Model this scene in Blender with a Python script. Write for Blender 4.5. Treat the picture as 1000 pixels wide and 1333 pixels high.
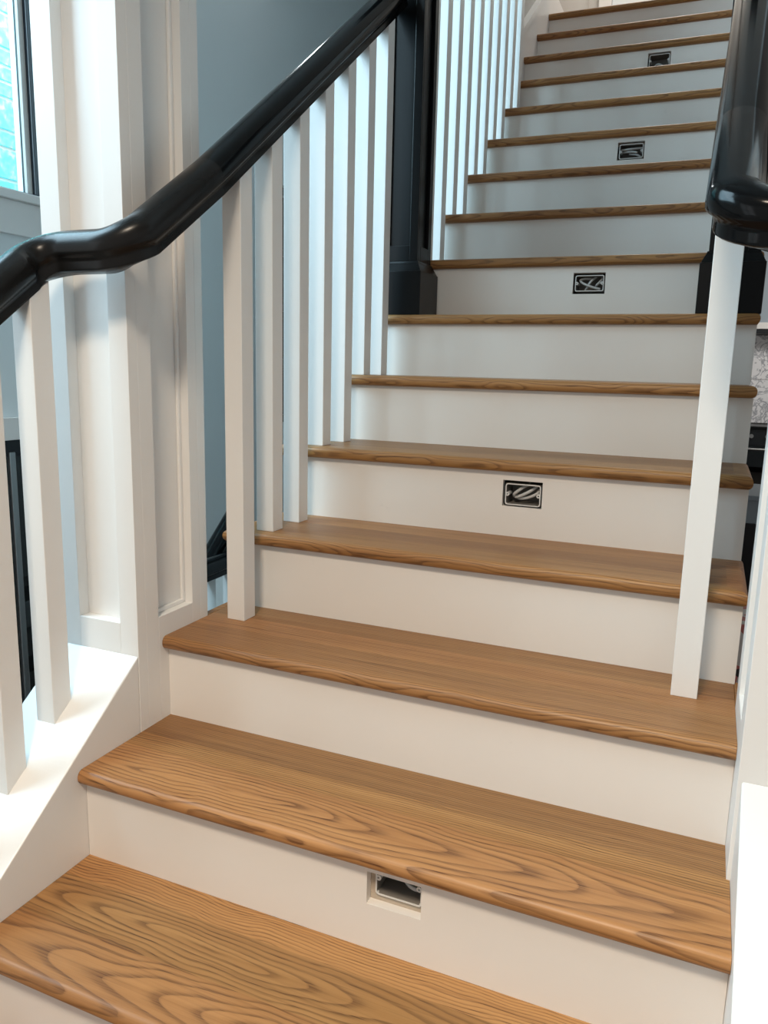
import bpy, bmesh, math, random
from mathutils import Vector, Matrix
random.seed(7)
for o in list(bpy.data.objects):
    bpy.data.objects.remove(o, do_unlink=True)
scene = bpy.context.scene
COL = scene.collection

# ------------------------------------------------------------------ camera
F_PX, YAW, PITCH, ROLL = 1002.78, 0.3964, 0.1843, 0.0246
CAM = Vector((0.0, -0.7377, 0.9195))
def make_camera():
    cy, sy, cp, sp = math.cos(YAW), math.sin(YAW), math.cos(PITCH), math.sin(PITCH)
    fwd = Vector((-sy*cp, cy*cp, -sp)); right = Vector((cy, sy, 0)); up = right.cross(fwd)
    c, s = math.cos(ROLL), math.sin(ROLL)
    r2 = c*right + s*up; u2 = -s*right + c*up
    m = Matrix((r2, u2, -fwd)).transposed().to_4x4(); m.translation = CAM
    cam = bpy.data.cameras.new('camera'); ob = bpy.data.objects.new('camera', cam)
    cam.sensor_fit = 'HORIZONTAL'; cam.sensor_width = 36.0; cam.lens = F_PX/1000*36.0
    cam.clip_start = 0.02; cam.clip_end = 100
    ob.matrix_world = m; COL.objects.link(ob); scene.camera = ob
make_camera()

# ------------------------------------------------------------------ light
scene.view_settings.view_transform = 'Standard'
scene.view_settings.look = 'None'
scene.view_settings.gamma = 1.0
scene.view_settings.use_curve_mapping = False
scene.view_settings.exposure = 0.12
world = bpy.data.worlds.new('world'); scene.world = world; world.use_nodes = True
wb = world.node_tree.nodes['Background']
wb.inputs['Color'].default_value = (1.0, 0.98, 0.96, 1); wb.inputs['Strength'].default_value = 0.40

def area(name, loc, target, sx, sy, energy, color, spread=180):
    l = bpy.data.lights.new(name, 'AREA'); l.shape = 'RECTANGLE'; l.size = sx; l.size_y = sy
    l.energy = energy; l.color = color; l.spread = math.radians(spread)
    o = bpy.data.objects.new(name, l); COL.objects.link(o); o.location = loc
    d = Vector(target) - Vector(loc); o.rotation_euler = d.to_track_quat('-Z', 'Y').to_euler()
    return o
# daylight that falls through the upper stairwell window (stands outside the panes)
area('window_daylight', (-2.80, 0.10, 2.60), (-0.6, 1.7, 1.7), 2.0, 1.6, 150, (0.58, 0.84, 1.0))
area('front_fill', (-2.80, -2.20, 1.35), (-0.9, -0.6, 1.1), 1.3, 1.8, 10, (0.95, 0.97, 1.0))  # added side fill from the front left, for fronts and rail highlight
# added lamp that brightens the masonry outside the upper window
area('masonry_fill', (-3.00, 2.9, 3.7), (-3.39, 2.2, 2.1), 0.6, 1.2, 120, (0.95, 0.98, 1.0))
# ceiling light of the hall below the stairs
area('hall_ceiling_light', (-0.30, -1.25, 2.50), (-0.35, -1.15, 0.0), 0.45, 0.45, 46, (1.0, 0.84, 0.66), 136)
area('landing_fill', (-0.45, 4.1, 4.32), (-0.45, 4.0, 2.0), 0.6, 0.6, 22, (1.0, 0.93, 0.84))  # added, unseen lamp that lifts the upper skirting and walls
area('kitchen_fill', (1.3, 7.2, 2.50), (0.9, 8.2, 0.4), 0.9, 0.9, 60, (1.0, 0.96, 0.90))  # added, unseen lamp that brightens the marble and far wall

# ------------------------------------------------------------------ helpers
def nodes(name):
    m = bpy.data.materials.new(name); m.use_nodes = True
    nt = m.node_tree; b = nt.nodes['Principled BSDF']
    return m, nt, b
def N(nt, t, **kw):
    n = nt.nodes.new(t)
    for k, v in kw.items(): setattr(n, k, v)
    return n
def plain(name, col, rough=0.5, metal=0.0, var=0.06, scale=6.0, bump=0.0, coat=0.0, spec=0.5):
    m, nt, b = nodes(name)
    tc = N(nt, 'ShaderNodeTexCoord'); no = N(nt, 'ShaderNodeTexNoise')
    no.inputs['Scale'].default_value = scale; no.inputs['Detail'].default_value = 5
    nt.links.new(tc.outputs['Object'], no.inputs['Vector'])
    mx = N(nt, 'ShaderNodeMix', data_type='RGBA')
    mx.inputs[6].default_value = (*[c*(1-var) for c in col], 1)
    mx.inputs[7].default_value = (*[min(1, c*(1+var)) for c in col], 1)
    nt.links.new(no.outputs['Fac'], mx.inputs[0]); nt.links.new(mx.outputs[2], b.inputs['Base Color'])
    b.inputs['Roughness'].default_value = rough; b.inputs['Metallic'].default_value = metal
    b.inputs['Coat Weight'].default_value = coat; b.inputs['Coat Roughness'].default_value = 0.08
    b.inputs['Specular IOR Level'].default_value = spec
    if bump:
        n2 = N(nt, 'ShaderNodeTexNoise'); n2.inputs['Scale'].default_value = 220
        nt.links.new(tc.outputs['Object'], n2.inputs['Vector'])
        bp = N(nt, 'ShaderNodeBump'); bp.inputs['Strength'].default_value = bump; bp.inputs['Distance'].default_value = 0.001
        nt.links.new(n2.outputs['Fac'], bp.inputs['Height']); nt.links.new(bp.outputs['Normal'], b.inputs['Normal'])
    return m

def oak():
    m, nt, b = nodes('oak'); L = nt.links.new
    tc = N(nt, 'ShaderNodeTexCoord'); sep = N(nt, 'ShaderNodeSeparateXYZ'); L(tc.outputs['Object'], sep.inputs[0])
    def attr(n):
        a = N(nt, 'ShaderNodeAttribute', attribute_type='OBJECT', attribute_name=n); return a.outputs['Fac']
    def M(op, a, bb=None, c=None):
        n = N(nt, 'ShaderNodeMath', operation=op)
        for i, v in enumerate((a, bb, c)):
            if v is None: continue
            if isinstance(v, (int, float)): n.inputs[i].default_value = v
            else: L(v, n.inputs[i])
        return n.outputs[0]
    def noise(sx, sy, sz, detail=3, w=None):
        mp = N(nt, 'ShaderNodeMapping'); mp.inputs['Scale'].default_value = (sx, sy, sz)
        L(tc.outputs['Object'], mp.inputs['Vector'])
        n = N(nt, 'ShaderNodeTexNoise', noise_dimensions='4D'); n.inputs['Scale'].default_value = 1; n.inputs['Detail'].default_value = detail
        L(mp.outputs[0], n.inputs['Vector']); L(attr('seed'), n.inputs['W'])
        return n.outputs['Fac']
    w1 = M('MULTIPLY', M('SUBTRACT', noise(3.5, 5, 5, 2), 0.5), 0.055)
    w2 = M('MULTIPLY', M('SUBTRACT', noise(9, 22, 22, 3), 0.5), 0.012)
    yy = M('ADD', M('SUBTRACT', sep.outputs[1], attr('grain_y')), M('ADD', w1, w2))
    zz = M('ADD', M('SUBTRACT', sep.outputs[2], attr('grain_z')), M('MULTIPLY', M('SUBTRACT', sep.outputs[0], attr('grain_x')), attr('grain_slope')))
    zz = M('ADD', zz, M('MULTIPLY', w1, 0.6))
    r = M('SQRT', M('ADD', M('MULTIPLY', yy, yy), M('MULTIPLY', zz, zz)))
    ring = M('FRACT', M('MULTIPLY', r, attr('ring_density')))
    ramp = N(nt, 'ShaderNodeValToRGB'); e = ramp.color_ramp.elements
    e[0].position = 0.0; e[0].color = (1, 1, 1, 1)
    e[1].position = 1.0; e[1].color = (0.55, 0.55, 0.55, 1)
    for pos, v in ((0.16, 0.80), (0.34, 0.22), (0.55, 0.02), (0.93, 0.04)):
        k = e.new(pos); k.color = (v, v, v, 1)
    L(ring, ramp.inputs[0])
    streak = noise(1.6, 75, 75, 4)
    pores = noise(14, 620, 620, 2)
    fine = noise(3, 260, 260, 3)
    pr = M('MULTIPLY', M('SMOOTH_MIN', M('MAXIMUM', M('SUBTRACT', pores, 0.52), 0.0), 0.2, 0.05), 2.2)
    band = M('MULTIPLY', ramp.outputs['Color'], M('ADD', 0.25, M('MULTIPLY', fine, 0.9)))
    dark = M('MINIMUM', M('ADD', M('ADD', M('MULTIPLY', band, attr('ring_contrast')), M('MULTIPLY', M('MAXIMUM', M('SUBTRACT', noise(2.2, 190, 190, 3), 0.49), 0.0), 1.3)), M('MULTIPLY', pr, M('ADD', 0.3, ramp.outputs['Color']))), 1.0)
    broad = noise(1.2, 9, 9, 2)
    c1 = N(nt, 'ShaderNodeMix', data_type='RGBA'); c1.inputs[6].default_value = (0.31, 0.150, 0.046, 1); c1.inputs[7].default_value = (0.455, 0.245, 0.086, 1)
    L(M('ADD', M('MULTIPLY', M('SUBTRACT', broad, 0.5), 1.6), M('ADD', M('MULTIPLY', M('SUBTRACT', streak, 0.5), 1.6), 0.5)), c1.inputs[0])
    c2 = N(nt, 'ShaderNodeMix', data_type='RGBA'); c2.inputs[7].default_value = (0.085, 0.033, 0.010, 1)
    L(c1.outputs[2], c2.inputs[6]); L(dark, c2.inputs[0])
    hs = N(nt, 'ShaderNodeHueSaturation'); L(c2.outputs[2], hs.inputs['Color']); L(attr('tone'), hs.inputs['Value']); L(M('SUBTRACT', 0.5, M('MULTIPLY', attr('red'), 0.012)), hs.inputs['Hue'])
    L(hs.outputs[0], b.inputs['Base Color'])
    b.inputs['Roughness'].default_value = 0.42
    b.inputs['Specular IOR Level'].default_value = 0.4
    bp = N(nt, 'ShaderNodeBump', invert=True); bp.inputs['Strength'].default_value = 0.25; bp.inputs['Distance'].default_value = 0.0006
    L(dark, bp.inputs['Height']); L(bp.outputs['Normal'], b.inputs['Normal'])
    return m

def painted(name, col, rough, scuff=0.0):
    # brushed white paint with faint smudges
    m, nt, b = nodes(name); L = nt.links.new
    tc = N(nt, 'ShaderNodeTexCoord')
    n1 = N(nt, 'ShaderNodeTexNoise'); n1.inputs['Scale'].default_value = 3.2; n1.inputs['Detail'].default_value = 6
    L(tc.outputs['Object'], n1.inputs['Vector'])
    mx = N(nt, 'ShaderNodeMix', data_type='RGBA')
    mx.inputs[6].default_value = (*[c*0.94 for c in col], 1); mx.inputs[7].default_value = (*[min(1, c*1.04) for c in col], 1)
    L(n1.outputs['Fac'], mx.inputs[0])
    out = mx.outputs[2]
    if scuff:
        n2 = N(nt, 'ShaderNodeTexNoise'); n2.inputs['Scale'].default_value = 16; n2.inputs['Detail'].default_value = 8; n2.inputs['Roughness'].default_value = 0.7
        L(tc.outputs['Object'], n2.inputs['Vector'])
        rp = N(nt, 'ShaderNodeValToRGB'); rp.color_ramp.elements[0].position = 0.66; rp.color_ramp.elements[1].position = 0.80
        L(n2.outputs['Fac'], rp.inputs[0])
        mu = N(nt, 'ShaderNodeMath', operation='MULTIPLY'); mu.inputs[1].default_value = scuff; L(rp.outputs[0], mu.inputs[0])
        m2 = N(nt, 'ShaderNodeMix', data_type='RGBA'); m2.inputs[7].default_value = (0.42, 0.39, 0.36, 1)
        L(mu.outputs[0], m2.inputs[0]); L(out, m2.inputs[6]); out = m2.outputs[2]
    L(out, b.inputs['Base Color']); b.inputs['Roughness'].default_value = rough
    mp = N(nt, 'ShaderNodeMapping'); mp.inputs['Scale'].default_value = (30, 30, 400); L(tc.outputs['Object'], mp.inputs['Vector'])
    n3 = N(nt, 'ShaderNodeTexNoise'); n3.inputs['Scale'].default_value = 1.0; L(mp.outputs[0], n3.inputs['Vector'])
    bp = N(nt, 'ShaderNodeBump'); bp.inputs['Strength'].default_value = 0.06; bp.inputs['Distance'].default_value = 0.001
    L(n3.outputs['Fac'], bp.inputs['Height']); L(bp.outputs['Normal'], b.inputs['Normal'])
    return m

def brick_mat():
    m, nt, b = nodes('cyan_brick'); L = nt.links.new
    tc = N(nt, 'ShaderNodeTexCoord'); n = N(nt, 'ShaderNodeTexNoise'); n.inputs['Scale'].default_value = 26; n.inputs['Detail'].default_value = 6
    L(tc.outputs['Object'], n.inputs['Vector'])
    rp = N(nt, 'ShaderNodeValToRGB'); e = rp.color_ramp.elements
    e[0].position = 0.42; e[0].color = (0.16, 0.80, 0.90, 1); e[1].position = 0.66; e[1].color = (0.55, 0.58, 0.52, 1)
    k = e.new(0.55); k.color = (0.26, 0.82, 0.88, 1)
    L(n.outputs['Fac'], rp.inputs[0]); L(rp.outputs[0], b.inputs['Base Color']); b.inputs['Roughness'].default_value = 0.85
    return m

def glass_mat(name, tint, gloss, rough=0.02):
    m = bpy.data.materials.new(name); m.use_nodes = True; nt = m.node_tree; nt.nodes.clear(); L = nt.links.new
    o = N(nt, 'ShaderNodeOutputMaterial'); t = N(nt, 'ShaderNodeBsdfTransparent'); g = N(nt, 'ShaderNodeBsdfGlossy')
    t.inputs['Color'].default_value = (*tint, 1); g.inputs['Roughness'].default_value = rough
    mx = N(nt, 'ShaderNodeMixShader'); mx.inputs[0].default_value = gloss
    L(t.outputs[0], mx.inputs[1]); L(g.outputs[0], mx.inputs[2]); L(mx.outputs[0], o.inputs['Surface'])
    return m

def marble_mat():
    m, nt, b = nodes('veined_marble'); L = nt.links.new
    tc = N(nt, 'ShaderNodeTexCoord'); n = N(nt, 'ShaderNodeTexNoise'); n.inputs['Scale'].default_value = 9; n.inputs['Detail'].default_value = 8; n.inputs['Distortion'].default_value = 1.6
    L(tc.outputs['Object'], n.inputs['Vector'])
    rp = N(nt, 'ShaderNodeValToRGB'); e = rp.color_ramp.elements
    e[0].position = 0.44; e[0].color = (0.85, 0.85, 0.87, 1); e[1].position = 0.56; e[1].color = (0.85, 0.85, 0.87, 1)
    k = e.new(0.50); k.color = (0.33, 0.34, 0.38, 1)
    L(n.outputs['Fac'], rp.inputs[0]); L(rp.outputs[0], b.inputs['Base Color']); b.inputs['Roughness'].default_value = 0.2
    return m

def carton_mat():
    m, nt, b = nodes('printed_carton'); L = nt.links.new
    tc = N(nt, 'ShaderNodeTexCoord'); n = N(nt, 'ShaderNodeTexVoronoi'); n.inputs['Scale'].default_value = 22
    L(tc.outputs['Object'], n.inputs['Vector'])
    rp = N(nt, 'ShaderNodeValToRGB'); rp.color_ramp.interpolation = 'CONSTANT'; e = rp.color_ramp.elements
    e[0].position = 0; e[0].color = (0.5, 0.16, 0.14, 1); e[1].position = 0.45; e[1].color = (0.62, 0.58, 0.55, 1)
    k = e.new(0.75); k.color = (0.03, 0.03, 0.03, 1)
    L(n.outputs['Color'], rp.inputs[0]); L(rp.outputs[0], b.inputs['Base Color'])
    return m

OAK = oak()
WHITE = painted('white_trim_paint', (0.80, 0.79, 0.77), 0.38)
RISER = painted('white_riser_paint', (0.80, 0.77, 0.73), 0.36, 0.25)
WALL = plain('grey_wall_paint', (0.76, 0.81, 0.82), 0.7, var=0.03, scale=2)
WALLW = plain('warm_grey_wall_paint', (0.52, 0.50, 0.47), 0.7, var=0.03, scale=2)
BLACK = plain('black_lacquer', (0.003, 0.0035, 0.004), 0.13, var=0.2, coat=0.0, spec=0.16)
SATIN = plain('black_satin_dusty', (0.010, 0.010, 0.010), 0.26, var=0.3, scale=14, spec=0.2)
NEWEL = plain('black_newel_paint', (0.004, 0.0045, 0.005), 0.30, var=0.25, spec=0.22)
PLAST = plain('white_plastic', (0.72, 0.72, 0.70), 0.4)
BOXG = plain('grey_box_plastic', (0.20, 0.185, 0.165), 0.6)
CABLE = plain('grey_cable_sheath', (0.52, 0.52, 0.51), 0.5)
VOID = plain('cavity_dark', (0.02, 0.018, 0.016), 0.9)  # near-black, stands in for the shade inside the riser cut-outs
CUTEDGE = plain('raw_mdf_edge', (0.50, 0.42, 0.33), 0.8)
FRAMEB = plain('black_window_frame', (0.008, 0.010, 0.013), 0.3)
METAL = plain('brushed_metal', (0.45, 0.46, 0.46), 0.35, metal=1.0)
TAN = plain('tan_window_stop', (0.42, 0.39, 0.36), 0.6)
MORTAR = plain('mortar', (0.66, 0.63, 0.58), 0.9, scale=40)
BRICK = brick_mat()
GLASS = glass_mat('clear_pane', (0.93, 0.97, 0.98), 0.06)
DGLASS = glass_mat('dark_pane', (0.05, 0.07, 0.08), 0.12)
MARBLE = marble_mat()
FLOORM = plain('grey_floor_board', (0.16, 0.14, 0.125), 0.5, scale=3, var=0.2)
CEIL = plain('ceiling_paint', (0.62, 0.62, 0.61), 0.8, var=0.02)
CARTON = carton_mat()
CABBLUE = plain('blue_grey_cabinet_paint', (0.30, 0.36, 0.41), 0.5)

def link(name, me, mat, parent=None, **props):
    o = bpy.data.objects.new(name, me); COL.objects.link(o)
    if mat: me.materials.append(mat)
    if parent:
        o.parent = parent
        # mesh data are in world metres: cancel the parents' offsets
        off = Vector((0, 0, 0)); q = parent
        while q: off += Vector(q.location); q = q.parent
        o.location = -off
    for k, v in props.items(): o[k] = v
    return o
def mesh(name, verts, faces, smooth=None):
    me = bpy.data.meshes.new(name); me.from_pydata([tuple(v) for v in verts], [], faces); me.update()
    bm = bmesh.new(); bm.from_mesh(me); bmesh.ops.recalc_face_normals(bm, faces=bm.faces); bm.to_mesh(me); bm.free()
    if smooth is not None:
        for p in me.polygons: p.use_smooth = True
        me.set_sharp_from_angle(angle=math.radians(smooth))
    return me
BOXF = [(0,1,2,3), (7,6,5,4), (0,4,5,1), (1,5,6,2), (2,6,7,3), (3,7,4,0)]
def hexa(pts, bevel=0.0, seg=2):
    me = mesh('m', pts, BOXF)
    if bevel:
        bm = bmesh.new(); bm.from_mesh(me)
        bmesh.ops.bevel(bm, geom=bm.edges[:], offset=bevel, segments=seg, profile=0.5, affect='EDGES')
        bm.to_mesh(me); bm.free()
    return me
def boxpts(x0, x1, y0, y1, z0, z1):
    return [(x0,y0,z0),(x1,y0,z0),(x1,y1,z0),(x0,y1,z0),(x0,y0,z1),(x1,y0,z1),(x1,y1,z1),(x0,y1,z1)]
def box(name, b, mat, parent=None, bevel=0.0, **props):
    return link(name, hexa(boxpts(*b), bevel), mat, parent, **props)
def empty(name, loc, **props):
    o = bpy.data.objects.new(name, None); COL.objects.link(o); o.location = loc; o.empty_display_size = 0.05
    for k, v in props.items(): o[k] = v
    return o
def prism(poly, axis, a, b):
    """extrude a closed 2-D polygon along an axis between a and b"""
    def P(u, v, w): return {'x': (w, u, v), 'y': (u, w, v), 'z': (u, v, w)}[axis]
    n = len(poly)
    vs = [P(u, v, a) for u, v in poly] + [P(u, v, b) for u, v in poly]
    fs = [tuple(range(n)), tuple(range(2*n-1, n-1, -1))] + [(i, (i+1) % n, n+(i+1) % n, n+i) for i in range(n)]
    return mesh('m', vs, fs)
def slab_with_hole(us, vs, holes, P):
    """thick sheet over a grid of u and v lines, cells inside a hole left open; P(u, v, k) gives the point, k = 0 front, 1 back"""
    nu, nv = len(us), len(vs)
    idx = lambda i, j, k: (k*nv + j)*nu + i
    verts = [P(us[i], vs[j], k) for k in (0, 1) for j in range(nv) for i in range(nu)]
    def solid(i, j):
        if not (0 <= i < nu-1 and 0 <= j < nv-1): return False
        cu, cv = (us[i]+us[i+1])/2, (vs[j]+vs[j+1])/2
        return not any(h[0] < cu < h[1] and h[2] < cv < h[3] for h in holes)
    fs = []
    for i in range(nu-1):
        for j in range(nv-1):
            if not solid(i, j): continue
            fs.append((idx(i,j,0), idx(i+1,j,0), idx(i+1,j+1,0), idx(i,j+1,0)))
            fs.append((idx(i,j+1,1), idx(i+1,j+1,1), idx(i+1,j,1), idx(i,j,1)))
            if not solid(i-1, j): fs.append((idx(i,j,0), idx(i,j+1,0), idx(i,j+1,1), idx(i,j,1)))
            if not solid(i+1, j): fs.append((idx(i+1,j,0), idx(i+1,j,1), idx(i+1,j+1,1), idx(i+1,j+1,0)))
            if not solid(i, j-1): fs.append((idx(i,j,0), idx(i,j,1), idx(i+1,j,1), idx(i+1,j,0)))
            if not solid(i, j+1): fs.append((idx(i,j+1,0), idx(i+1,j+1,0), idx(i+1,j+1,1), idx(i,j+1,1)))
    return mesh('m', verts, fs)
def tube(path, rad, seg=8):
    vs, fs = [], []
    path = [Vector(p) for p in path]; n = len(path)
    for i, p in enumerate(path):
        t = (path[min(i+1, n-1)] - path[max(i-1, 0)]).normalized()
        a = t.cross(Vector((0, 0, 1)));
        if a.length < 1e-3: a = t.cross(Vector((0, 1, 0)))
        a.normalize(); b = a.cross(t)
        for k in range(seg):
            an = 2*math.pi*k/seg; vs.append(p + rad*(math.cos(an)*a + math.sin(an)*b))
    for i in range(n-1):
        for k in range(seg):
            fs.append((i*seg+k, i*seg+(k+1) % seg, (i+1)*seg+(k+1) % seg, (i+1)*seg+k))
    fs.append(tuple(range(seg))); fs.append(tuple(range(n*seg-1, (n-1)*seg-1, -1)))
    return mesh('m', vs, fs, 50)

# ------------------------------------------------------------------ stair geometry
RISE, RUN, OH = 0.18, 0.24629, 0.020
UPYAW = math.tan(0.0282); UPRUN = 0.2332; UP7 = 1.6727
NI = 15
TH = 0.028
def nose_y(i): return i*RUN if i <= 6 else UP7 + (i-7)*UPRUN
def skew(i, x, y): return (x, y + (x*UPYAW if i >= 7 else 0.0))
def depth(i):
    if i == 6: return UP7 + OH - nose_y(6) + 0.01
    return (RUN if i < 6 else UPRUN) + OH + 0.004

# ------------------------------------------------------------------ room shell
FL = -0.54
box('floor', (-1.30, 4.0, -3.2, 9.3, FL-0.1, FL), FLOORM, kind='structure')
box('floor_lower', (-2.6, -1.30, -3.2, 9.3, -1.9, -1.8), FLOORM, kind='structure')
box('wall_stairwell', (-1.32, -1.29, -3.2, 9.3, -1.8, FL-0.1), WHITE, kind='structure')
box('ceiling', (-2.75, 4.0, -3.2, 9.3, 4.4, 4.5), CEIL, kind='structure')
box('ceiling_hall_shade', (-2.6, 4.0, -3.2, -0.62, 2.55, 2.70), CEIL, kind='structure')  # unseen, added low to keep front light off the upper risers
box('ceiling_kitchen', (0.45, 4.0, -0.62, 9.3, 2.55, 2.70), CEIL, kind='structure')
box('wall_back', (-2.75, 4.0, 9.3, 9.4, -1.8, 4.4), WALLW, kind='structure')
WX0, WX1 = -2.75, -2.60
HOLES = [(-1.0, 1.795, 1.56, 3.40), (-1.0, 1.75, -0.62, 0.60), (3.58, 4.30, 0.55, 2.03), (-2.9, -1.5, 0.40, 2.30)]
us = sorted({-3.2, 9.3, *[h[0] for h in HOLES], *[h[1] for h in HOLES]}); vs_ = sorted({-1.8, 4.4, *[h[2] for h in HOLES], *[h[3] for h in HOLES]})
link('wall_left', slab_with_hole(us, vs_, HOLES, lambda u, v, k: ((WX1, WX0)[k], u, v)), WALL, kind='structure')

def window(name, h, cols, rows, fmat, pane_mat, fw=0.05, inner=None):
    w = empty(name, (WX1, (h[0]+h[1])/2, h[2]), kind='structure')
    y0, y1, z0, z1 = h; xa, xb = -2.70, -2.63
    for nm, b in (('frame_bottom', (xa, xb, y0, y1, z0, z0+fw)), ('frame_top', (xa, xb, y0, y1, z1-fw, z1)),
                  ('frame_side', (xa, xb, y0, y0+fw, z0+fw, z1-fw)), ('frame_side', (xa, xb, y1-fw, y1, z0+fw, z1-fw))):
        box(nm, b, fmat, w, 0.003)
    ys = [y0+fw + (y1-y0-2*fw)*k/cols for k in range(cols+1)]; zs = [z0+fw + (z1-z0-2*fw)*k/rows for k in range(rows+1)]
    for y in ys[1:-1]: box('mullion', (xa+.01, xb-.01, y-.02, y+.02, z0+fw, z1-fw), fmat, w, 0.002)
    for z in zs[1:-1]: box('mullion', (xa+.012, xb-.012, y0+fw, y1-fw, z-.02, z+.02), fmat, w, 0.002)
    for a in range(cols):
        for c in range(rows):
            box('pane', (-2.668, -2.662, ys[a], ys[a+1], zs[c], zs[c+1]), pane_mat, w)
    return w
w1 = window('window_1', HOLES[0], 2, 1, FRAMEB, GLASS, 0.022)
box('inner_frame', (-2.660, -2.645, 1.746, 1.7725, 1.582, 3.378), TAN, w1, 0.002)
box('window_sill', (-2.62, -2.555, -1.08, 1.85, 1.528, 1.562), WHITE, w1, 0.004)
box('apron', (-2.60, -2.578, -1.05, 1.82, 1.40, 1.528), WHITE, w1, 0.003)
box('casing', (-2.60, -2.58, 1.797, 1.88, 1.562, 3.48), WHITE, w1, 0.003)
w2 = window('window_2', HOLES[1], 2, 1, FRAMEB, DGLASS, 0.075)
box('sash_strip', (-2.64, -2.622, 1.555, 1.585, -0.545, 0.545), METAL, w2, 0.003)
box('head_trim', (-2.60, -2.572, -1.06, 1.83, 0.60, 0.69), WHITE, w2, 0.003)
box('casing', (-2.60, -2.58, 1.752, 1.83, -0.70, 0.60), WHITE, w2, 0.003)
box('window_sill', (-2.62, -2.54, -1.08, 1.85, -0.665, -0.625), WHITE, w2, 0.004)
link('latch', tube([(-2.61, 1.655, -0.18), (-2.595, 1.66, -0.20), (-2.59, 1.645, -0.25), (-2.60, 1.65, -0.30), (-2.605, 1.665, -0.31)], 0.006), METAL, w2, label='chrome window latch')
window('window_added', HOLES[3], 2, 2, FRAMEB, GLASS, 0.05)  # unseen window, added as an opening for the front fill lamp
w3 = window('window_3', HOLES[2], 1, 4, FRAMEB, DGLASS, 0.05)

# neighbouring masonry wall seen through the upper window, every brick a piece of its own
bw = box('wall_outside', (-3.62, -3.40, -1.6, 3.2, -1.0, 3.9), MORTAR, kind='structure')
jt = 0.012
courses = [1.42, 1.50, 1.575, 1.655, 1.81, 1.963, 2.045, 2.20, 2.275, 2.35, 2.43, 2.593, 2.657, 2.74, 2.90, 2.98, 3.06, 3.22, 3.30]
stone_meshes = {}
for r in range(len(courses)-1):
    z0, z1 = courses[r], courses[r+1]; y = 2.436
    while y > 1.25:
        ln = random.choice((0.26, 0.34, 0.42))
        key = (round(z1-z0, 3), ln)
        if key not in stone_meshes:
            hh, hl = (z1-z0-jt)/2, (ln-jt)/2
            me = hexa(boxpts(-0.02, 0.0, -hl, hl, -hh, hh), 0.004, 1); me.materials.append(BRICK); stone_meshes[key] = me
        o = bpy.data.objects.new('brick', stone_meshes[key]); COL.objects.link(o); o.parent = bw
        o.location = (-3.40 + 0.005 + random.uniform(0, 0.004), y-ln/2, (z0+z1)/2); y -= ln

# ------------------------------------------------------------------ staircase
st = empty('staircase', (-0.46, 0, FL), label='straight staircase with oak treads and white painted risers', category='staircase')

def nose_profile():
    """(offset from the front edge, height below the top) round the bullnose, top to bottom"""
    r = 0.0125; pts = [(0.030, 0.0)]
    for k in range(0, 7):
        a = math.pi/2*k/6; pts.append((r - r*math.sin(a), -(r - r*math.cos(a))))
    for k in range(0, 7):
        a = math.pi/2*k/6; pts.append((r - r*math.cos(a), -(TH - r) - r*math.sin(a)))
    pts.append((0.030, -TH))
    return pts
NP = nose_profile()
def sheet(rows, closed_ends=True):
    """rows of vertex lists -> quads between consecutive rows, capped at both ends"""
    n = len(rows[0]); vs = [v for r in rows for v in r]; fs = []
    for i in range(len(rows)-1):
        for j in range(n-1):
            fs.append((i*n+j, i*n+j+1, (i+1)*n+j+1, (i+1)*n+j))
    # back face and ends
    fs.append(tuple([0*n+j for j in range(n)] + [(len(rows)-1)*n+j for j in range(n-1, -1, -1)]))
    fs.append(tuple(i*n for i in range(len(rows)))); fs.append(tuple(i*n+n-1 for i in range(len(rows)-1, -1, -1)))
    return mesh('m', vs, fs, 40)
MIT = 0.036
def grain(o, y, zoff, kind, rnd):
    if kind == 'cathedral':
        o['grain_y'] = y; o['grain_z'] = zoff - rnd.uniform(0.0, 0.02); o['grain_x'] = rnd.uniform(-0.95, -0.35); o['grain_slope'] = rnd.choice((-1, 1))*rnd.uniform(0.07, 0.11)
    else:
        o['grain_y'] = y + rnd.choice((-1, 1))*rnd.uniform(0.12, 0.22); o['grain_z'] = zoff - rnd.uniform(0.05, 0.12); o['grain_x'] = rnd.uniform(-1, 0); o['grain_slope'] = rnd.uniform(-0.03, 0.03)
    o['ring_density'] = 108.0 if kind == 'cathedral' else 190.0; o['ring_contrast'] = 0.74 if kind == 'cathedral' else 0.74
    o['seed'] = rnd.uniform(0, 50); o['red'] = rnd.uniform(0, 1)

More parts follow.
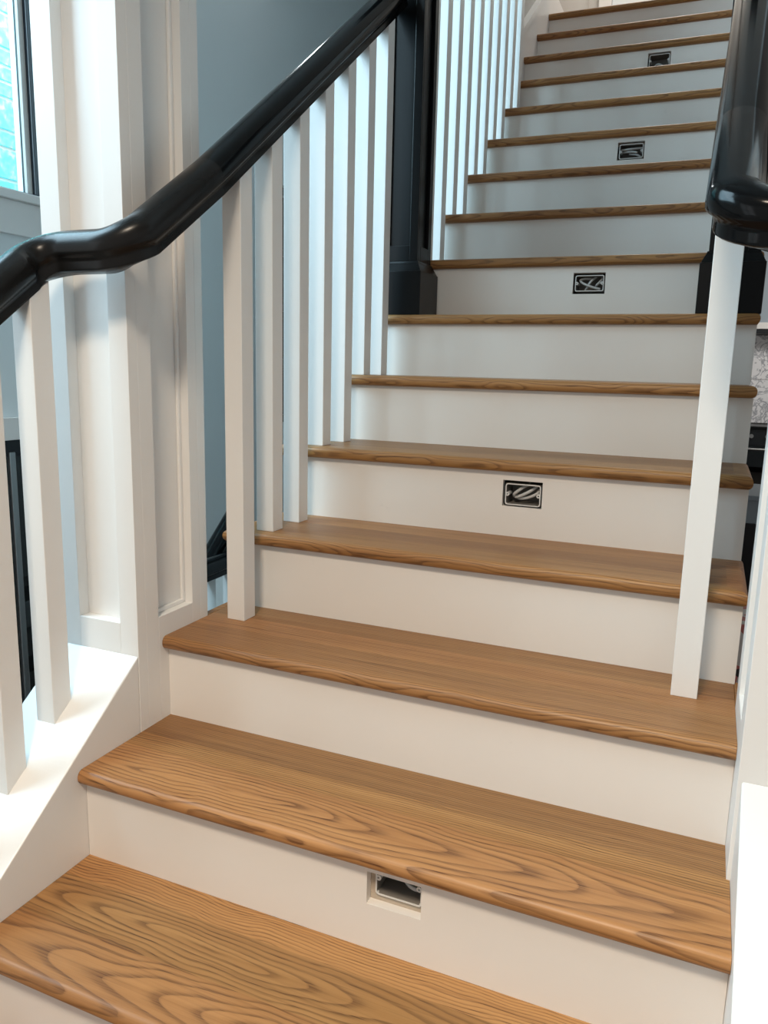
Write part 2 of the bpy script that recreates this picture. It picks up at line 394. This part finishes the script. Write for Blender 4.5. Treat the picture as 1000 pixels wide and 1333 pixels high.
# board splits: distances behind the nosing edge; kind of grain; tone
BOARDS = {0: [(0.0, 0.105, 'cathedral', 0.96), (0.105, 0.208, 'cathedral', 0.88), (0.208, 1, 'straight', 1.14)],
          1: [(0.0, 0.125, 'cathedral', 1.12), (0.125, 0.178, 'straight', 1.04), (0.178, 1, 'straight', 0.76)],
          2: [(0.0, 0.110, 'straight', 0.90), (0.110, 0.185, 'straight', 1.10), (0.185, 1, 'straight', 0.90)],
          3: [(0.0, 0.095, 'straight', 0.98), (0.095, 0.17, 'straight', 0.80), (0.17, 1, 'straight', 1.0)],
          4: [(0.0, 0.10, 'straight', 0.98), (0.10, 1, 'straight', 0.78)]}
def tread(i):
    rnd = random.Random(100+i)
    y0 = nose_y(i); z = i*RISE; d = depth(i)
    if i <= 1: xl, xr, ml, mr = -1.0078, 0.0900, False, False
    elif i == 2: xl, xr, ml, mr = -1.0078, 0.0846, False, False
    elif i <= 6: xl, xr, ml, mr = -1.026, 0.092, True, True
    elif i <= 11: xl, xr, ml, mr = -0.985, 0.092, True, True
    else: xl, xr, ml, mr = -0.944, 0.092, False, True
    spl = BOARDS.get(i, [(0.0, 0.12, 'straight', rnd.uniform(0.85, 0.98)), (0.12, 1, 'straight', rnd.uniform(0.85, 1.0))])
    def X(o, side):
        if side < 0: return xl + (min(o, MIT) if ml else 0)
        return xr - (min(o, MIT) if mr else 0)
    b0 = spl[0][1]; rows = []
    prof = [(b0, 0.0), (MIT, 0.0)] + NP + [(MIT, -TH), (b0, -TH)]
    for o, dz in prof:
        rows.append([(*skew(i, X(o, s), y0+o), z+dz) for s in (-1, 1)])
    t = link('tread', sheet(rows), OAK, st)
    grain(t, y0+0.05, z, spl[0][2], rnd); t['tone'] = spl[0][3]
    if i == 1: t['grain_x'] = -0.72; t['grain_slope'] = 0.085; t['grain_z'] = z-0.004; t['grain_y'] = y0 + 0.062
    if i == 0: t['grain_x'] = -0.45; t['grain_slope'] = -0.09
    for a, b, kind, tone in spl[1:]:
        b = min(b, d)
        if i == d: continue
        xa, xb = X(1, -1), X(1, 1)
        pts = [(*skew(i, xa, y0+a), z-TH), (*skew(i, xb, y0+a), z-TH), (*skew(i, xb, y0+b), z-TH), (*skew(i, xa, y0+b), z-TH)]
        pts = pts + [(p[0], p[1], z) for p in pts]
        o = link('board', hexa(pts), OAK, t); grain(o, y0+(a+b)/2, z, kind, rnd); o['tone'] = tone
    # side return nosings with their mitre at the front corner
    def ret(side, xe, front, dd):
        rows = []
        for o, dz in [(MIT, 0.0)] + NP + [(MIT, -TH)]:
            ys = y0 + (min(o, MIT) if front == 0 else front)
            x = xe - side*o
            rows.append([(*skew(i, x, ys), z+dz), (*skew(i, x, y0+dd), z+dz)])
        o = link('return_nosing', sheet(rows), OAK, t)
        grain(o, y0, z, 'straight', rnd); o['tone'] = rnd.uniform(0.98, 1.12)
    if ml: ret(-1, xl, 0, d+0.012)
    if mr: ret(1, xr, 0, d+0.012)
    if i == 2:
        for s, xb_, xe in ((-1, -1.0078, -1.030), (1, 0.0846, 0.095)):
            pa = (xb_, y0+0.162); pb = (xe, y0+d+0.012)
            x0, x1 = sorted((xb_, xe))
            o = box('return_nosing', (x0, x1, y0+0.162, y0+d+0.010, z-TH, z), OAK, t, 0.004)
            grain(o, y0, z, 'straight', rnd); o['tone'] = 1.0
    return t
BOXX = {1: (-0.434, -0.342), 4: (-0.431, -0.339), 7: (-0.418, -0.325), 10: (-0.409, -0.315), 13: (-0.401, -0.307)}
BOXZ = {1: (0.080, 0.137), 4: (0.071, 0.132), 7: (0.072, 0.133), 10: (0.074, 0.135), 13: (0.077, 0.138)}
RT = 0.016
def riser(i):
    y = nose_y(i) + OH; z0 = (i-1)*RISE; z1 = i*RISE - TH
    if i <= 1: xl, xr = -1.0078, 0.0900
    elif i == 2: xl, xr = -1.0078, 0.0846
    elif i <= 6: xl, xr = -1.000, 0.086
    elif i <= 11: xl, xr = -0.955, 0.086
    else: xl, xr = -0.944, 0.086
    us, vs, holes = {xl, xr}, {z0, z1}, []
    if i in BOXX:
        h = (*BOXX[i], z0+BOXZ[i][0], z0+BOXZ[i][1]); holes = [h]; us |= {h[0], h[1]}; vs |= {h[2], h[3]}
    def P(u, v, k): return (*skew(i, u, y + k*RT), v)
    return link('riser', slab_with_hole(sorted(us), sorted(vs), holes, P), RISER, st)
for i in range(-2, NI+1):
    if i < NI: tread(i)
    riser(i)
# landing at the head of the flight
def landing():
    rnd = random.Random(5); i = NI; y0 = nose_y(i); z = i*RISE
    rows = []
    for o, dz in [(0.12, 0.0)] + NP + [(0.12, -TH)]:
        rows.append([(*skew(i, x, y0+o), z+dz) for x in (-0.944, 0.092)])
    t = link('tread', sheet(rows), OAK, st); grain(t, y0, z, 'straight', rnd); t['tone'] = 0.9
    for k in range(12):
        a = 0.12 + 0.1*k
        pts = [(*skew(i, x, y0+yy), z-TH) for x, yy in ((-0.944, a), (0.092, a), (0.092, a+0.1), (-0.944, a+0.1))]
        pts += [(p[0], p[1], z) for p in pts]
        o = link('board', hexa(pts), OAK, t); grain(o, y0+a, z, 'straight', rnd); o['tone'] = rnd.uniform(0.85, 1)
landing()
# side stringers: closed panels under the ends of the treads
def stringer(xa, xb, i0, i1):
    poly = [(nose_y(i0)+OH+RT, FL)]
    for i in range(i0, i1+1):
        y = nose_y(i)+OH+RT; zt = i*RISE-TH
        poly.append((y, zt))
        ny = nose_y(i+1)+OH+RT if i < i1 else y+UPRUN
        poly.append((ny, zt))
    poly.append((poly[-1][0], FL))
    return prism(poly, 'x', xa, xb)
link('stringer', stringer(-0.990, -0.972, 3, 6), WHITE, st)
link('stringer', stringer(0.062, 0.080, 3, 6), WHITE, st)
link('stringer', stringer(-0.940, -0.925, 8, NI-1), WHITE, st)
link('stringer', stringer(0.062, 0.080, 8, NI-1), WHITE, st)

# ------------------------------------------------------------------ electrical boxes cut into the risers
BOXLAB = {1: 'deep recessed wiring box in the riser nearest the bottom of the photo',
          4: 'wiring box with a coil of grey cable in the middle riser, below the newel posts',
          7: 'wiring box with crossed grey cables in the riser between the two black newel posts',
          10: 'wiring box with two flat cable ends, second highest on the stairs',
          13: 'smallest, highest wiring box near the top of the stairs'}
def electrical_box(i):
    xa, xb = BOXX[i]; z0 = (i-1)*RISE + BOXZ[i][0]; z1 = (i-1)*RISE + BOXZ[i][1]
    y = nose_y(i) + OH; cx = (xa+xb)/2
    if i >= 7: y += cx*UPYAW
    e = empty('electrical_box', (cx, y, z0), label=BOXLAB[i], category='junction box', group='wiring boxes in the stair risers')
    back = 0.014 if i == 1 else 0.002
    g = 0.0065; t = 0.0022
    ax, bx, az, bz = xa+g, xb-g*0.6, z0+(0.004 if i != 7 else 0.008), z1-g*(1.2 if i != 1 else 0.2)
    if i == 1: az = z0+0.012; ax = xa+0.010; bz = z1+0.006
    yb = y+back; yd = y+0.062
    # body: four walls and the bottom as one shell
    vs, fs = [], []
    def add(b):
        k = len(vs); vs.extend(boxpts(*b)); fs.extend([tuple(q+k for q in f) for f in BOXF])
    add((ax, ax+t, yb, yd, az, bz)); add((bx-t, bx, yb, yd, az, bz)); add((ax+t, bx-t, yb, yd, az, az+t)); add((ax+t, bx-t, yb, yd, bz-t, bz)); add((ax, bx, yd, yd+t, az, bz))
    link('box_body', mesh('m', vs, fs), BOXG, e)
    # pale front lip with rounded corners
    def rr(x0, x1, za, zb, r):
        out = []
        for cxx, czz, a0 in ((x1-r, zb-r, 0), (x0+r, zb-r, 90), (x0+r, za+r, 180), (x1-r, za+r, 270)):
            for k in range(5):
                a = math.radians(a0+k*22.5); out.append((cxx+r*math.cos(a), czz+r*math.sin(a)))
        return out
    o1 = rr(ax-0.0004, bx+0.0004, az-0.0004, bz+0.0004, 0.006); o2 = rr(ax+0.0018, bx-0.0018, az+0.0018, bz-0.0018, 0.0045); n = len(o1)
    vs = [(u, yb-0.0014, v) for u, v in o1] + [(u, yb-0.0014, v) for u, v in o2] + [(u, yb+0.004, v) for u, v in o1] + [(u, yb+0.004, v) for u, v in o2]
    fs = []
    for k in range(n):
        q = (k+1) % n
        fs += [(k, q, n+q, n+k), (k, 2*n+k, 2*n+q, q), (n+k, n+q, 3*n+q, 3*n+k), (2*n+k, 3*n+k, 3*n+q, 2*n+q)]
    link('rim', mesh('m', vs, fs), PLAST, e)
    # screw bosses left and right
    for s, x in ((1, ax+0.0045), (-1, bx-0.0045)):
        zc = (az+bz)/2 + (0.004 if i == 1 else 0)
        seg = 14; vs = []; fs = []
        for yy, rad in ((yb-0.0016, 0.0046), (yb-0.0016, 0.0019), (yb+0.03, 0.0046), (yb+0.012, 0.0019)):
            for k in range(seg):
                a = 2*math.pi*k/seg; vs.append((x+rad*math.cos(a), yy, zc+rad*math.sin(a)))
        for k in range(seg):
            q = (k+1) % seg
            fs += [(k, q, seg+q, seg+k), (k, 2*seg+k, 2*seg+q, q), (seg+k, seg+q, 3*seg+q, 3*seg+k)]
        fs += [tuple(range(3*seg, 4*seg)), tuple(range(2*seg, 3*seg))]
        link('screw_boss', mesh('m', vs, fs), PLAST, e)
    # near-black sheet behind the cut-out, the cavity's shade put into its colour
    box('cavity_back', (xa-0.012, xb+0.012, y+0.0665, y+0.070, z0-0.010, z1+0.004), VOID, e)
    w, h = bx-ax, bz-az
    def P(u, v, dd): return (ax+u*w, yb+dd, az+v*h)
    sets = {1: [[(0.40, 0.80, .034), (0.47, 0.52, .028), (0.60, 0.32, .022), (0.80, 0.24, .020), (0.96, 0.34, .026)]],
            4: [[(0.62, 0.97, .03), (0.45, 0.80, .012), (0.24, 0.52, .010), (0.22, 0.36, .02), (0.30, 0.36, .03)],
                [(0.86, 0.92, .02), (0.66, 0.66, .008), (0.40, 0.42, .008), (0.26, 0.34, .016), (0.22, 0.5, .03)],
                [(0.95, 0.85, .03), (0.88, 0.60, .012), (0.65, 0.38, .012), (0.40, 0.28, .016), (0.25, 0.30, .03)]],
            7: [[(0.70, 0.98, .03), (0.55, 0.70, .014), (0.45, 0.42, .014), (0.33, 0.08, .02)],
                [(0.60, 0.82, .03), (0.30, 0.84, .02), (0.15, 0.72, .012), (0.28, 0.50, .008), (0.55, 0.30, .008), (0.86, 0.14, .012)],
                [(0.93, 0.92, .03), (0.86, 0.68, .018), (0.72, 0.42, .022), (0.66, 0.30, .035)]],
            10: [[(0.05, 0.72, .02), (0.45, 0.70, .010), (0.95, 0.78, .02)], [(0.05, 0.58, .03), (0.5, 0.50, .008), (0.75, 0.42, .008)], [(0.4, 0.45, .025), (0.72, 0.30, .014), (0.92, 0.10, .014)]],
            13: [[(0.2, 0.2, .03), (0.45, 0.30, .012), (0.7, 0.12, .02)]]}
    for ctrl in sets[i]:
        pts = []
        c = [Vector(P(*q)) for q in ctrl]; c = [c[0]*2-c[1]] + c + [c[-1]*2-c[-2]]
        for k in range(1, len(c)-2):
            for s in range(5):
                u = s/5; p0, p1, p2, p3 = c[k-1:k+3]
                pts.append(0.5*((2*p1) + (p2-p0)*u + (2*p0-5*p1+4*p2-p3)*u*u + (3*p1-p0-3*p2+p3)*u**3))
        pts.append(c[-2])
        link('cable', tube(pts, 0.0036, 8), CABLE, e)
    if i == 1:
        box('timber_ledge', (xa, xb, y+0.0165, y+0.040, z0-0.004, z0+0.0095), CUTEDGE, e)
        box('timber_ledge', (xa-0.004, xa+0.0085, y+0.0165, y+0.040, z0+0.010, z1), CUTEDGE, e)
for i in BOXX: electrical_box(i)

# ------------------------------------------------------------------ panelled columns and sloped knee walls
def column(x0, x1, y0, y1, label, stair_side):
    c = empty('panelled_column', ((x0+x1)/2, (y0+y1)/2, FL), label=label, category='column')
    zt = 4.4; d = 0.026
    box('core', (x0+d, x1-d, y0+d, y1-d, FL, zt), WHITE, c)
    def piece(nm, b): box(nm, b, WHITE, c, 0.0008)
    zr = 0.405
    # front and back faces
    for ya, yb in ((y0, y0+d), (y1-d, y1)):
        wl, wr = (0.048, 0.044) if stair_side > 0 else (0.044, 0.048)
        piece('stile', (x0, x0+wl, ya, yb, FL, zt)); piece('stile', (x1-wr, x1, ya, yb, FL, zt))
        piece('rail', (x0+wl, x1-wr, ya, yb, FL, zr)); piece('rail', (x0+wl, x1-wr, ya, yb, zt-0.12, zt))
    # side faces
    for xa, xb in ((x0, x0+d), (x1-d, x1)):
        piece('stile', (xa, xb, y0+d, y0+0.064, FL, zt)); piece('stile', (xa, xb, y1-0.055, y1-d, FL, zt))
        piece('rail', (xa, xb, y0+0.064, y1-0.055, FL, zr)); piece('rail', (xa, xb, y0+0.064, y1-0.055, zt-0.12, zt))
        # moulding bead round the sunk panel
        xm0, xm1 = (x0+d-0.008, x0+d) if xa == x0 else (x1-d, x1-d+0.008)
        for b in ((xm0, xm1, y0+0.064, y0+0.073, zr, zt-0.12), (xm0, xm1, y1-0.064, y1-0.055, zr, zt-0.12), (xm0, xm1, y0+0.073, y1-0.064, zr, zr+0.009)):
            box('panel_bead', b, WHITE, c, 0.002)
    return c
column(-1.204, -1.008, 0.420, 0.652, 'tall white panelled column on the left, behind the black handrail bend', 1)
column(0.085, 0.281, 0.420, 0.652, 'tall white panelled column at the right edge of the photo', -1)
CUR = 0.762
def curb_z(y): return 0.342 + CUR*(y-0.4195)
def knee_wall(x0, x1, label):
    ya, yb = -0.72, 0.4195
    k = empty('knee_wall', ((x0+x1)/2, ya, FL), label=label, category='knee wall')
    me = prism([(ya, FL), (yb, FL), (yb, curb_z(yb)), (ya, curb_z(ya))], 'x', x0, x1)
    bm = bmesh.new(); bm.from_mesh(me); bmesh.ops.bevel(bm, geom=bm.edges[:], offset=0.0025, segments=2, profile=0.5, affect='EDGES'); bm.to_mesh(me); bm.free()
    link('body', me, WHITE, k)
knee_wall(-1.200, -1.0085, 'low white sloped knee wall carrying balusters, bottom left')
knee_wall(0.0905, 0.281, 'low white sloped knee wall in the bottom right corner')

# ------------------------------------------------------------------ newel posts
def newel(cx, cy, zb, zt, label):
    n = empty('newel_post', (cx, cy, zb), label=label, category='newel post', group='black newel posts')
    hb, hs = 0.079, 0.060
    box('plinth', (cx-hb, cx+hb, cy-hb, cy+hb, zb, zb+0.130), NEWEL, n, 0.002)
    # sloped shoulder between the plinth and the shaft
    def frus(z0, h0, z1, h1, nm):
        p = [(cx-h0, cy-h0, z0), (cx+h0, cy-h0, z0), (cx+h0, cy+h0, z0), (cx-h0, cy+h0, z0)] + [(cx-h1, cy-h1, z1), (cx+h1, cy-h1, z1), (cx+h1, cy+h1, z1), (cx-h1, cy+h1, z1)]
        link(nm, hexa(p, 0.001), NEWEL, n)
    frus(zb+0.130, 0.077, zb+0.152, 0.066, 'shoulder'); frus(zb+0.152, 0.066, zb+0.160, 0.063, 'shoulder')
    d = 0.010
    box('shaft', (cx-hs+d, cx+hs-d, cy-hs+d, cy+hs-d, zb+0.160, zt), NEWEL, n)
    sw = 0.026
    for (ux, uy) in ((0, -1), (0, 1), (-1, 0), (1, 0)):
        def fb(nm, a0, a1, z0, z1):
            if uy: b = (cx+a0, cx+a1, *(sorted((cy+uy*hs, cy+uy*(hs-d)))), z0, z1)
            else: b = (*(sorted((cx+ux*hs, cx+ux*(hs-d)))), cy+a0, cy+a1, z0, z1)
            box(nm, b, NEWEL, n, 0.0015)
        e = hs if uy else hs-d
        fb('stile', -e, -e+sw-(0 if uy else d), zb+0.160, zt); fb('stile', e-sw+(0 if uy else d), e, zb+0.160, zt)
        fb('rail', -hs+sw, hs-sw, zb+0.160, zb+0.205); fb('rail', -hs+sw, hs-sw, zt-0.06, zt)
    frus(zt, 0.066, zt+0.02, 0.078, 'cap_moulding')
    box('cap', (cx-0.082, cx+0.082, cy-0.082, cy+0.082, zt+0.02, zt+0.045), NEWEL, n, 0.006)
NZ = 6*RISE
newel(-0.918, 1.582, NZ, 2.34, 'black panelled newel post at the left end of the sixth tread')
newel(0.014, 1.582, NZ, 2.34, 'black panelled newel post on the right, half hidden by the near baluster')

# ------------------------------------------------------------------ railings
def rail_profile():
    half = [(0.020, 0.000), (0.0225, 0.0015), (0.0235, 0.005), (0.0235, 0.015), (0.0245, 0.019), (0.0275, 0.023), (0.0325, 0.0265), (0.0345, 0.031), (0.0350, 0.039),
            (0.0345, 0.047), (0.0320, 0.0545), (0.0270, 0.0615), (0.0200, 0.0670), (0.0110, 0.0706), (0.0, 0.0720)]
    return half + [(-u, v) for u, v in reversed(half[:-1])]
RP = rail_profile()
def fillet(pts, radii, seg=10):
    out = [Vector(pts[0])]
    for k in range(1, len(pts)-1):
        p, a, b = Vector(pts[k]), Vector(pts[k-1]), Vector(pts[k+1]); r = radii[k-1]
        u, v = (a-p).normalized(), (b-p).normalized(); ang = math.acos(max(-1, min(1, u.dot(v))))
        t = r/math.tan(ang/2); p0, p1 = p+u*t, p+v*t
        cen = p + (u+v).normalized()*(r/math.sin(ang/2))
        e0, e1 = (p0-cen), (p1-cen); tot = math.acos(max(-1, min(1, e0.normalized().dot(e1.normalized()))))
        for s in range(seg+1):
            f = s/seg
            out.append(cen + (math.sin((1-f)*tot)*e0 + math.sin(f*tot)*e1)/math.sin(tot))
    out.append(Vector(pts[-1])); return out
def sweep(path):
    n = len(path); m = len(RP); vs, fs = [], []
    for i, p in enumerate(path):
        if i == 0: t = path[1]-path[0]
        elif i == n-1: t = path[-1]-path[-2]
        else: t = (path[i+1]-p).normalized() + (p-path[i-1]).normalized()
        t.normalize(); side = t.cross(Vector((0, 0, 1))).normalized(); up = side.cross(t)
        for u, v in RP: vs.append(p + side*u + up*v)
    for i in range(n-1):
        for k in range(m):
            q = (k+1) % m; fs.append((i*m+k, i*m+q, (i+1)*m+q, (i+1)*m+k))
    fs.append(tuple(range(m))); fs.append(tuple(range(n*m-1, (n-1)*m-1, -1)))
    return mesh('m', vs, fs, 38)
BH = 0.0221
RK = 0.755
def up_z(y): return 1.323 + RK*(y-0.705)          # underside of the rail over the lower flight
YJ = 0.352
ZJ = up_z(YJ) + 0.015
def low_z(y): return ZJ - 0.745*(YJ-y)
def nos_up(y): return 1.26 + (y-UP7)*RISE/UPRUN
def baluster(parent, xc, yc, zb0, zb1, zt0, zt1, h=BH):
    """square baluster whose foot and head follow the slopes below and above it"""
    pts = [(xc-h, yc-h, zb0), (xc+h, yc-h, zb0), (xc+h, yc+h, zb1), (xc-h, yc+h, zb1), (xc-h, yc-h, zt0), (xc+h, yc-h, zt0), (xc+h, yc+h, zt1), (xc-h, yc+h, zt1)]
    link('baluster', hexa(pts, 0.0012, 2), WHITE, parent)
def railing(xu, xl, sgn, label):
    g = empty('stair_railing', (xu, 0.68, 2*RISE), label=label, category='railing', group='stair railings with black handrail')
    yj = 0.600
    link('handrail', sweep([Vector((xu, y, up_z(y))) for y in (1.524, 1.1, yj)]), BLACK, g)
    p = fillet([(xu, yj, up_z(yj)), (xu, YJ, ZJ), (xl, YJ, ZJ), (xl, 0.12, low_z(0.12))], (0.062, 0.055))
    link('handrail_bend', sweep(p), SATIN if sgn > 0 else BLACK, g, label='darker matt bend where the handrail steps round the column' if sgn > 0 else 'level turn at the foot of the handrail')
    link('handrail', sweep([Vector((xl, y, low_z(y))) for y in (0.12, -0.2, -0.66)]), BLACK, g)
    for k in range(7):
        yc = 0.6755 + 0.1231*k; i = 2 + (k+1)//2
        zb = i*RISE
        baluster(g, xu, yc, zb, zb, up_z(yc-BH)+0.004, up_z(yc+BH)+0.004)
    for k in range(6):
        yc = 0.305 - 0.1135*k
        baluster(g, xl, yc, curb_z(yc-BH)-0.001, curb_z(yc+BH)-0.001, low_z(yc-BH)+0.004 if yc < 0.29 else ZJ+0.004-0.745*max(0, YJ-yc+BH), low_z(yc+BH)+0.004)
    return g
railing(-0.934, -1.1185, 1, 'left railing of the lower flight with square white balusters below its bent black handrail')
railing(0.0010, 0.1930, -1, 'right railing with the thick glossy black handrail hanging into the top right corner')
def upper_railing(x, y_end, label):
    g = empty('stair_railing', (x, 1.75, 7*RISE), label=label, category='railing', group='stair railings with black handrail')
    zz = lambda y: nos_up(y) + 0.82
    link('handrail', sweep([Vector((x+0.0, y, zz(y))) for y in (1.642, 2.2, y_end)]), BLACK, g)
    for i in range(7, 12):
        for k in range(2):
            yc = nose_y(i) + 0.075 + k*UPRUN/2 + x*UPYAW
            baluster(g, x, yc, i*RISE, i*RISE, zz(yc-BH)+0.004, zz(yc+BH)+0.004)
upper_railing(-0.911, 2.75, 'row of bluish white balusters beside the upper flight, left, behind the newel post')
upper_railing(0.014, 2.80, 'upper right railing hidden behind the near black handrail')

# ------------------------------------------------------------------ wall and skirting along the top of the flight
box('wall_upper_left', (-1.10, -0.965, 2.74, 9.3, FL, 4.4), WALLW, kind='structure')
sk = empty('trim_1', (-0.95, 2.74, 1.9), kind='structure')
s0 = lambda y: 2.225 + 0.757*(y-2.745)
link('skirt_board', prism([(2.741, 1.95), (4.4, 2.62), (4.4, 2.85), (3.56, 2.85), (2.741, s0(2.741))], 'x', -0.965, -0.9445), WHITE, sk)
link('skirt_bead', prism([(2.741, s0(2.741)), (3.56, s0(3.56)), (3.56, s0(3.56)+0.03), (2.741, s0(2.741)+0.03)], 'x', -0.965, -0.934), WHITE, sk)
box('wall_landing', (-0.965, 1.2, 4.75, 4.85, 2.6, 4.4), WALLW, kind='structure')
dr = empty('door_1', (-0.7, 4.73, 2.7), kind='structure')
for b in ((-0.90, -0.82, 4.725, 4.75, 2.70, 4.3), (-0.05, 0.03, 4.725, 4.75, 2.70, 4.3), (-0.82, -0.05, 4.725, 4.75, 4.22, 4.3)):
    box('casing', b, WHITE, dr, 0.003)
box('door_leaf', (-0.818, -0.052, 4.735, 4.75, 2.705, 4.218), WALL, dr, 0.002)

# ------------------------------------------------------------------ lower flight beyond the left side of the stairs
lr = empty('basement_railing', (-1.55, 1.45, -0.25), label='dark handrail of the lower flight seen in the gap beside the left column', category='railing')
def flat_rail(pts, rad): return tube(pts, rad, 12)
link('handrail', sweep([Vector((-1.55, y, z)) for y, z in ((1.20, 0.186), (1.40, 0.188), (1.72, 0.191))]), BLACK, lr)
link('sloping_handrail', sweep([Vector((-1.66, y, z)) for y, z in ((1.30, -0.052), (1.50, 0.108), (1.78, 0.336))]), BLACK, lr)
for k in range(6):
    yc = 1.24 + 0.10*k
    baluster(lr, -1.55, yc, -0.64, -0.64, 0.188, 0.188)
box('curb', (-1.62, -1.48, 1.15, 1.85, -0.80, -0.64), WHITE, lr, 0.003)
box('floor_middle', (-1.75, -1.34, 1.15, 6.0, -0.9, -0.80), FLOORM, kind='structure')

# ------------------------------------------------------------------ kitchen glimpsed past the right ends of the treads
kx0, kx1, ky = 0.12, 2.6, 9.3
rg = empty('kitchen_range', (0.8, 9.0, FL), label='black cooker glimpsed past the right ends of the treads', category='cooker')
box('body', (0.15, 1.05, 8.75, 9.26, FL+0.1, 0.36), FRAMEB, rg, 0.006)
box('plinth', (0.17, 1.03, 8.80, 9.26, FL, FL+0.1), FRAMEB, rg)
box('hob', (0.14, 1.06, 8.72, 9.26, 0.36, 0.39), NEWEL, rg, 0.004)
box('oven_door', (0.20, 1.00, 8.72, 8.75, -0.35, 0.18), DGLASS, rg, 0.004)
link('door_handle', tube([(0.25, 8.69, 0.14), (0.95, 8.69, 0.14)], 0.012), METAL, rg)
for k in range(5): link('knob', tube([(0.27+0.16*k, 8.715, 0.28), (0.27+0.16*k, 8.75, 0.28)], 0.022, 12), METAL, rg)
bs = empty('backsplash', (0.8, 9.28, 0.39), label='white marble backsplash with grey veins above the black cooker', category='backsplash')
for a in range(4):
    for c in range(2):
        box('slab', (0.14+0.6*a, 0.14+0.6*a+0.596, 9.272, 9.299, 0.40+0.50*c, 0.896+0.50*c), MARBLE, bs, 0.003)
hd = empty('range_hood', (0.8, 9.1, 1.42), label='blue grey range hood with a black lower edge above the marble', category='hood')
box('lower_edge', (0.14, 1.20, 8.95, 9.29, 1.40, 1.45), FRAMEB, hd, 0.003)
box('white_band', (0.14, 1.20, 8.94, 9.29, 1.45, 1.52), WHITE, hd, 0.003)
box('hood_body', (0.14, 1.20, 8.97, 9.29, 1.52, 2.6), CABBLUE, hd, 0.004)
ct = empty('carton', (0.16, 2.6, FL), label='printed red and white carton in the narrow gap below the third tread', category='box')
box('body', (0.10, 0.48, 2.40, 2.75, FL, -0.02), CARTON, ct, 0.003)
box('flap', (0.10, 0.29, 2.40, 2.75, -0.02, -0.012), CARTON, ct); box('flap', (0.292, 0.48, 2.40, 2.75, -0.02, -0.012), CARTON, ct)
cb = empty('cabinet', (0.5, 4.3, FL), label='blue grey base cabinet with a dark front glimpsed between the fourth and fifth treads', category='cabinet')
box('body', (0.16, 0.9, 4.3, 4.85, FL+0.08, 0.20), CABBLUE, cb, 0.003); box('plinth', (0.18, 0.88, 4.34, 4.83, FL, FL+0.08), FRAMEB, cb)
box('door', (0.17, 0.52, 4.28, 4.30, FL+0.09, 0.06), FRAMEB, cb, 0.002); box('door', (0.53, 0.89, 4.28, 4.30, FL+0.09, 0.06), FRAMEB, cb, 0.002)
box('top', (0.15, 0.91, 4.27, 4.86, 0.20, 0.23), CABBLUE, cb, 0.003)
